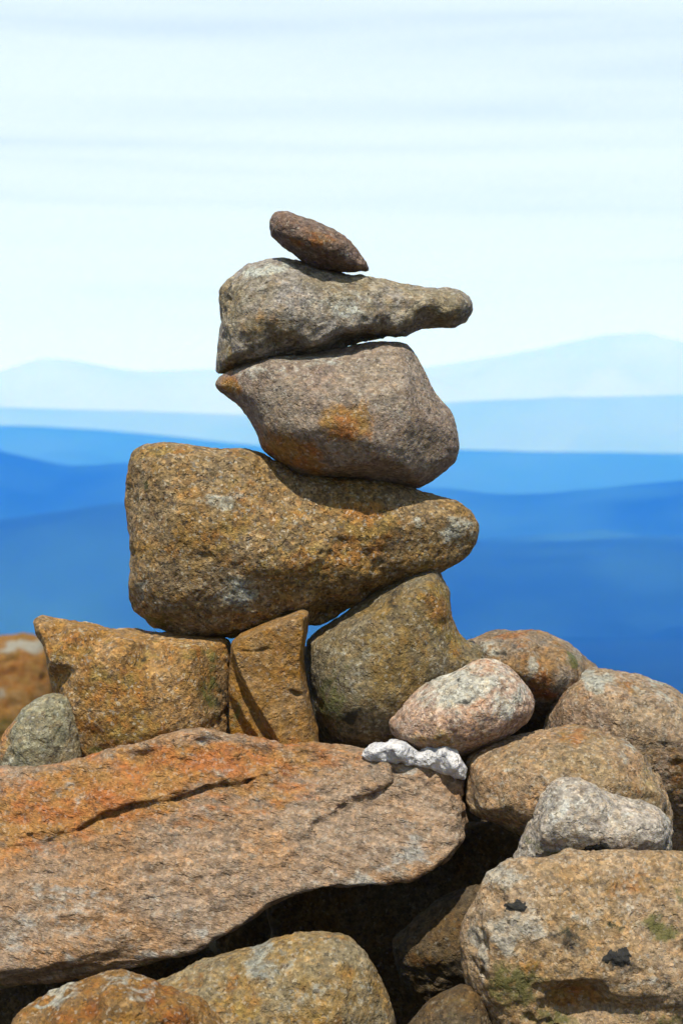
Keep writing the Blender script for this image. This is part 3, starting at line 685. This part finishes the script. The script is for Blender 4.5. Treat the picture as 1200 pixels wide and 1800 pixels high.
rock('slab', 1.86, c5([(-200, 200), (-90, 165), (0, 137), (100, 130), (180, 118), (260, 95), (350, 65), (430, 45), (500, 37), (570, 50), (640, 62), (720, 74), (800, 80), (880, 86), (950, 95), (1040, 112), (1125, 132), (1138, 170), (1140, 220), (1154, 272),
     (1132, 302), (1092, 346), (1052, 366), (1000, 388), (950, 398), (860, 402), (800, 400), (740, 412), (690, 440), (620, 482), (560, 516), (500, 546), (430, 568), (350, 588), (260, 610), (150, 626), (0, 638), (-120, 640), (-230, 560), (-270, 400)]),
     c5([(-100, 220, 10), (0, 180, 0), (180, 160, 0), (350, 110, -10), (500, 75, -20), (640, 100, -10), (800, 120, 0), (960, 135, 0), (1090, 160, 0), (-150, 400, 80), (0, 250, 34), (700, 175, 34),
         (0, 300, 62), (200, 275, 64), (420, 245, 68), (600, 220, 66), (800, 205, 50), (1000, 240, 66), (1110, 240, 56), (0, 420, 120), (200, 390, 122), (400, 350, 122), (600, 310, 116), (800, 290, 104), (960, 310, 104), (1080, 290, 84), (0, 520, 158),
         (200, 480, 160), (400, 440, 156), (560, 410, 146), (680, 360, 134), (-120, 608, 160), (-60, 608, 170), (0, 604, 174), (75, 597, 175), (150, 590, 175), (215, 577, 174), (280, 566, 172), (350, 550, 170), (430, 530, 168), (500, 505, 165), (560, 474, 160), (620, 440, 154), (680, 402, 146), (740, 380, 138),
         (800, 371, 134), (860, 371, 130), (930, 369, 124), (1000, 358, 116), (1048, 340, 104), (1088, 320, 90), (1122, 290, 74), (-80, 500, 146)]),
     m_slab, 'huge flat rusty slab filling the lower left under the stack', 'slab',
     lines=[c5([(20, 296, 66), (90, 272, 68), (150, 262, 66), (205, 248, 66), (270, 214, 64), (330, 194, 62), (380, 188, 62), (470, 166, 58), (520, 152, 52), (590, 146, 48), (655, 130, 36)]),
            c5([(20, 304, 58), (90, 281, 54), (150, 271, 52), (205, 257, 50), (270, 223, 47), (330, 203, 45), (380, 197, 45), (470, 175, 41), (520, 161, 36), (590, 155, 33), (655, 139, 24)]),
            c5([(955, 148, 36), (900, 180, 46), (840, 206, 56), (780, 226, 62)]), c5([(959, 157, 20), (905, 189, 30), (845, 215, 42), (785, 236, 52)])],
     rim=-8, back=150, k=10, h=3.6, seed=13, amp=1.0, soft=1, q=0.12, chips=6, cap=0.03, stretch=(0.5, 1.2, 1), tilt=math.radians(-14), ridge=4.5, group=HEAP,
     cracks=[(c5([(655, 138), (590, 155), (520, 160), (470, 178), (430, 190)]), 12, 3.2), (c5([(380, 195), (330, 200), (270, 225), (205, 262)]), 11, 3.2), (c5([(120, 268), (60, 278), (0, 300)]), 8, 3), (c5([(540, 125), (510, 138), (480, 148)]), 9, 3),
             (c5([(950, 165), (880, 190), (840, 208)]), 18, 5)],
     rust=[(150, 1400, 260, 75, .85, -.2), (420, 1340, 210, 60, .7, -.1), (330, 1345, 140, 40, .95, -.22), (60, 1380, 80, 30, .5), (500, 1390, 90, 30, .5, -.2), (300, 1430, 200, 20, .4, -.15), (420, 1600, 60, 14, .35, -.4), (150, 1680, 40, 12, .4), (650, 1330, 60, 12, .3)],
     pale=[(330, 1625, 170, 18, .42, -.22), (560, 1545, 90, 18, .4, -.3), (150, 1560, 120, 40, .35), (790, 1352, 40, 12, .6), (730, 1345, 40, 8, .6), (40, 1590, 60, 40, .5), (640, 1530, 60, 20, .7), (700, 1490, 70, 26, .45, -.2), (365, 1585, 26, 12, .55), (110, 1390, 60, 12, .4, -.3), (380, 1300, 60, 8, .5, .1), (740, 1430, 60, 16, .25), (250, 1660, 40, 10, .45), (150, 1640, 30, 12, .45)],  # narrow pale spot on the top rim paints a highlight
     dark=[(560, 1320, 90, 10, .42, .1), (450, 1530, 34, 18, .35), (235, 1405, 26, 10, .45), (700, 1500, 60, 12, .3, -.2), (460, 1365, 60, 8, .45, -.1)], green=[(300, 1650, 130, 16, .5, -.2), (60, 1690, 90, 14, .5), (480, 1590, 80, 12, .45, -.5), (600, 1400, 40, 12, .25)])  # green along the bottom lip is painted shading

rock('stone', 1.862, c4([(-16, 532), (6, 508), (36, 488), (72, 490), (100, 474), (140, 480), (172, 502), (204, 520), (236, 500), (264, 502), (300, 484), (345, 498), (374, 535), (388, 575), (382, 624), (340, 618), (280, 592), (180, 570), (80, 558), (10, 546)]),
     c4([(36, 512, 20), (70, 508, 14), (104, 494, 30), (140, 505, 24), (122, 525, 32), (170, 528, 16), (204, 540, 10), (236, 522, 22), (262, 530, 16), (300, 504, 34), (335, 520, 26), (320, 550, 36), (362, 560, 18), (60, 540, 14), (150, 552, 14), (240, 562, 20), (300, 585, 20), (360, 600, 16)]),
     m_quartz, 'bright white crumbly quartz stone on the slab corner', 'stone', rim=5, back=40, k=8, h=2.0, seed=14, amp=0.8, soft=0, q=0.1, chips=0, ridge=4.5, it=1, group=HEAP, dark=[(790, 1328, 16, 4, .3, .5), (700, 1322, 14, 3, .3, .4)])

rock('stone', 1.91, c3([(-14, 540), (4, 482), (40, 412), (90, 362), (150, 332), (200, 322), (250, 345), (290, 450), (290, 600), (200, 680), (80, 690), (-10, 640)]),
     c3([(60, 440, 36), (120, 380, 40), (190, 360, 40), (90, 500, 56), (160, 450, 62), (220, 450, 56), (150, 560, 60), (70, 580, 44)]),
     m_sage, 'grey green lichened stone against the lower left of the ochre block', 'stone', rim=14, back=60, k=20, h=2.8, seed=15, amp=0.7, group=HEAP,
     pale=[(80, 1290, 50, 40, .25), (40, 1330, 40, 14, .35)], rust=[(16, 1290, 14, 40, .9, .4)], green=[(80, 1270, 30, 40, .2)])

rock('boulder', 9.0, c3([(-700, 360), (-520, 220), (-300, 160), (-120, 135), (0, 122), (50, 112), (90, 116), (130, 140), (180, 205), (240, 300), (290, 460), (320, 800), (250, 1150), (0, 1250), (-400, 1250), (-700, 900)]),
     c3([(-300, 260, 80), (0, 180, 70), (80, 170, 66), (150, 300, 70), (-100, 400, 130), (60, 420, 110), (150, 500, 90), (-300, 600, 170), (0, 700, 140), (150, 800, 90)]),
     rock_mat('orange_granite', (0.36, 0.20, 0.06), (0.30, 0.19, 0.07), rust=(0.38, 0.16, 0.03), big=5, seed=16, tone=0.42, auto_rust=0.6, auto_pale=0.3), 'out of focus orange boulder standing behind at the far left', 'boulder', rim=30, back=200, k=40, h=5.0, seed=16, amp=1.3,
     pale=[(42, 1132, 40, 12, .95), (15, 1215, 20, 10, .5)], rust=[(40, 1190, 80, 40, .6)], green=[(20, 1270, 60, 30, .5)])

# ------------------------------------------------------------------ stones along the bottom and right
rock('boulder', 1.70, c5([(230, 720), (300, 680), (370, 652), (440, 630), (520, 604), (600, 580), (680, 554), (750, 538), (802, 535), (852, 548), (892, 582), (922, 632), (952, 692), (972, 753), (1000, 860), (960, 1000), (700, 1080), (380, 1060), (220, 900)]),
     c5([(360, 700, 66), (500, 650, 74), (640, 605, 74), (760, 575, 68), (840, 600, 60), (400, 800, 110), (560, 720, 116), (700, 680, 118), (820, 670, 106), (890, 700, 66), (600, 850, 140), (780, 800, 130), (900, 820, 80), (500, 950, 130), (760, 950, 120)]),
     m_low, 'rounded grey and ochre boulder at the bottom centre', 'boulder', rim=22, back=120, k=26, h=3.4, seed=17, amp=0.9, chips=8, cap=0.05, group=HEAP,
     pale=[(470, 1680, 50, 26, .6), (550, 1720, 80, 24, .45, -.3), (640, 1700, 24, 60, .35)], rust=[(420, 1730, 60, 30, .6), (560, 1790, 90, 40, .45), (600, 1690, 30, 20, .3)], dark=[(480, 1700, 16, 8, .3)])

rock('boulder', 1.60, c5([(10, 770), (36, 738), (70, 714), (140, 685), (200, 660), (260, 635), (302, 631), (350, 648), (400, 668), (452, 690), (502, 720), (545, 756), (600, 850), (560, 1000), (350, 1080), (60, 1040), (-30, 900)]),
     c5([(70, 735, 60), (180, 700, 74), (280, 665, 72), (350, 675, 76), (440, 715, 66), (120, 800, 106), (260, 740, 104), (350, 700, 92), (380, 760, 62), (450, 790, 60), (300, 850, 120), (150, 930, 110), (420, 920, 90)]),
     m_brown, 'rust brown rock with a pale ridge at the bottom left', 'boulder', rim=16, back=110, k=16, h=3.4, seed=18, amp=1.0, soft=1, chips=9, cap=0.05, group=HEAP, ridge=3.0,
     rust=[(300, 1760, 60, 26, .95, .45), (150, 1770, 80, 30, .6)], pale=[(90, 1752, 70, 8, .7, -.35), (210, 1722, 40, 8, .6), (250, 1735, 40, 6, .5, .3), (320, 1795, 20, 10, .6)])

r19 = rock('boulder', 1.72, c6([(470, 216), (520, 180), (580, 156), (680, 148), (780, 136), (900, 134), (1050, 138), (1200, 130), (1350, 150), (1500, 260), (1580, 450), (1540, 700), (1400, 900), (1050, 1000), (700, 1000), (500, 930), (430, 780), (388, 650), (365, 560), (364, 470),
     (384, 382), (418, 312), (452, 254)]),
     c6([(520, 220, 40), (700, 190, 44), (900, 180, 44), (1150, 180, 40), (1350, 220, 40), (450, 330, 60), (445, 400, 68), (440, 470, 72), (560, 320, 76), (760, 300, 84), (950, 290, 84), (1200, 290, 84), (1400, 350, 90), (450, 560, 70), (560, 440, 110), (680, 480, 128), (850, 490, 134), (1000, 510, 140), (1150, 530, 140), (1350, 540, 130),
         (410, 450, 20), (400, 560, 22), (420, 650, 30), (540, 540, 110), (680, 530, 124), (860, 535, 132), (1000, 555, 138), (1150, 575, 140), (700, 580, 84), (840, 580, 86), (780, 660, 80), (900, 650, 100), (1050, 620, 112), (1200, 640, 116), (520, 640, 96), (620, 690, 96), (800, 720, 104), (1000, 740, 120), (600, 820, 90), (900, 860, 100), (1250, 800, 100)]),
     m_right, 'large lichen spotted boulder at the lower right corner', 'boulder', rim=-2, back=120, k=11, h=3.2, seed=19, amp=0.9, soft=1.5, q=0.12, chips=12, cap=0.05, group=HEAP, ridge=3.0,
     cracks=[(c6([(418, 320), (438, 380), (436, 470), (442, 560)]), 16, 5), (c6([(560, 660), (680, 720), (780, 745), (900, 730)]), 14, 6), (c6([(430, 640), (460, 590), (450, 540)]), 8, 5)],
     rust=[(1000, 1715, 50, 26, .95), (1020, 1540, 130, 20, .45), (920, 1670, 20, 14, .6), (1100, 1730, 60, 20, .4)], pale=[(900, 1610, 60, 40, .65), (880, 1530, 60, 18, .7), (1010, 1600, 40, 20, .4), (1080, 1680, 100, 12, .5), (835, 1650, 14, 60, .5), (1100, 1560, 60, 12, .3)],
     green=[(1000, 1615, 50, 22, .35), (900, 1700, 50, 50, .6), (870, 1690, 26, 40, .6), (960, 1760, 70, 26, .55), (1140, 1760, 90, 20, .5), (1152, 1602, 42, 26, .75), (1180, 1560, 30, 20, .35), (1070, 1600, 30, 12, .4)], dark=[(985, 1628, 46, 22, .55), (1068, 1600, 30, 12, .4), (900, 1577, 24, 12, .5), (1066, 1646, 34, 18, .55), (1185, 1630, 14, 14, .5), (930, 1555, 40, 12, .25), (920, 1640, 20, 12, .15), (1080, 1790, 120, 16, .4)])

rock('stone', 1.80, c6([(700, 170), (780, 136), (860, 114), (950, 94), (1012, 83), (1046, 98), (1075, 150), (1060, 240), (900, 280), (740, 240)]),
     c6([(800, 150, 22), (950, 115, 26), (1020, 120, 22), (900, 190, 34)]),
     m_brown, 'small brown stone edge showing just behind the lichen spotted boulder', 'stone', rim=8, back=40, k=12, h=2.6, seed=20, amp=0.6, group=HEAP, rust=[(1060, 1500, 40, 10, .4)])

rock('boulder', 1.86, c6([(90, 470), (150, 420), (190, 370), (240, 325), (330, 278), (430, 240), (500, 260), (520, 420), (500, 620), (420, 760), (260, 760), (150, 640)]),
     c6([(180, 440, 40), (280, 350, 44), (400, 300, 44), (240, 460, 72), (340, 440, 80), (420, 450, 70), (280, 560, 50), (380, 600, 50)]),
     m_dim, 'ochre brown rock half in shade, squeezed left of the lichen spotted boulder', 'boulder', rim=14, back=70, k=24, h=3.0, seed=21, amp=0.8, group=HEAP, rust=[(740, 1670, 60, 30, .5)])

rock('boulder', 1.70, c6([(160, 800), (184, 768), (232, 708), (300, 664), (372, 632), (430, 650), (480, 760), (520, 900), (420, 1050), (220, 1050), (130, 920)]),
     c6([(240, 750, 50), (330, 700, 50), (400, 700, 46), (300, 830, 80), (400, 830, 70), (320, 950, 80)]),
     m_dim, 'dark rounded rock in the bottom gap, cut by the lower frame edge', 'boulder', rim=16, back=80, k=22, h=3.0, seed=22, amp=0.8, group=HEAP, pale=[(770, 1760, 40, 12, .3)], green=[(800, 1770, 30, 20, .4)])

rock('boulder', 2.0, c5([(640, 430), (760, 370), (900, 330), (1040, 290), (1180, 250), (1280, 290), (1330, 400), (1260, 640), (1080, 780), (860, 780), (680, 660)]),
     c5([(760, 450, 30), (900, 390, 30), (1060, 350, 30), (1200, 310, 30), (800, 560, 50), (960, 500, 60), (1100, 440, 60), (1220, 420, 50), (960, 640, 50)]),
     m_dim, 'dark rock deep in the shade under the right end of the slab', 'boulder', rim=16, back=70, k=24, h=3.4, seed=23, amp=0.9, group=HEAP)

rock('boulder', 2.19, [(380, 1190), (470, 1150), (560, 1128), (660, 1130), (760, 1170), (860, 1215), (960, 1222), (1060, 1225), (1140, 1300), (1150, 1480), (1080, 1640), (1000, 1900), (700, 1960), (460, 1900), (360, 1650), (350, 1350)],  # filler boulder added to keep the gaps dark
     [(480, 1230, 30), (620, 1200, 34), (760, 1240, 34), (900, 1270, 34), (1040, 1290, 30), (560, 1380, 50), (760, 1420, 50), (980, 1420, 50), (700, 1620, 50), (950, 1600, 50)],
     m_dim, 'dark filler boulder added in the gaps behind the pink oval stone', 'boulder', rim=16, back=90, k=30, h=4.0, seed=24, amp=0.9, group=HEAP)

rock('boulder', 1.93, [(-180, 1690), (-80, 1650), (60, 1640), (200, 1632), (330, 1640), (400, 1700), (420, 1800), (380, 1930), (240, 1990), (0, 2000), (-150, 1950), (-210, 1820)],  # filler rock added to keep the slab's left gap black
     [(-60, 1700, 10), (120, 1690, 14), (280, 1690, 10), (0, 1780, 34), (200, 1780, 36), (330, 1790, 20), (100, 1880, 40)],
     m_dim, 'dark filler rock added in the gap under the left of the slab', 'boulder', rim=6, back=90, k=26, h=4.0, seed=25, amp=0.9, group=HEAP)

# lichen crusts that stand out on single stones
blk = crust_mat('black_lichen', (0.010, 0.010, 0.011), (0.035, 0.033, 0.030))
patch(r19, 'lichen', blk, 900, 1577, 17, 8, 0.0030, 3, 'small oval black lichen spot')
patch(r19, 'lichen', blk, 1066, 1646, 22, 13, 0.0030, 5, 'black lichen clump near the ledge')
patch(g12, 'lichen', blk, 1036, 1474, 20, 14, 0.0020, 13, 'black lichen spot')
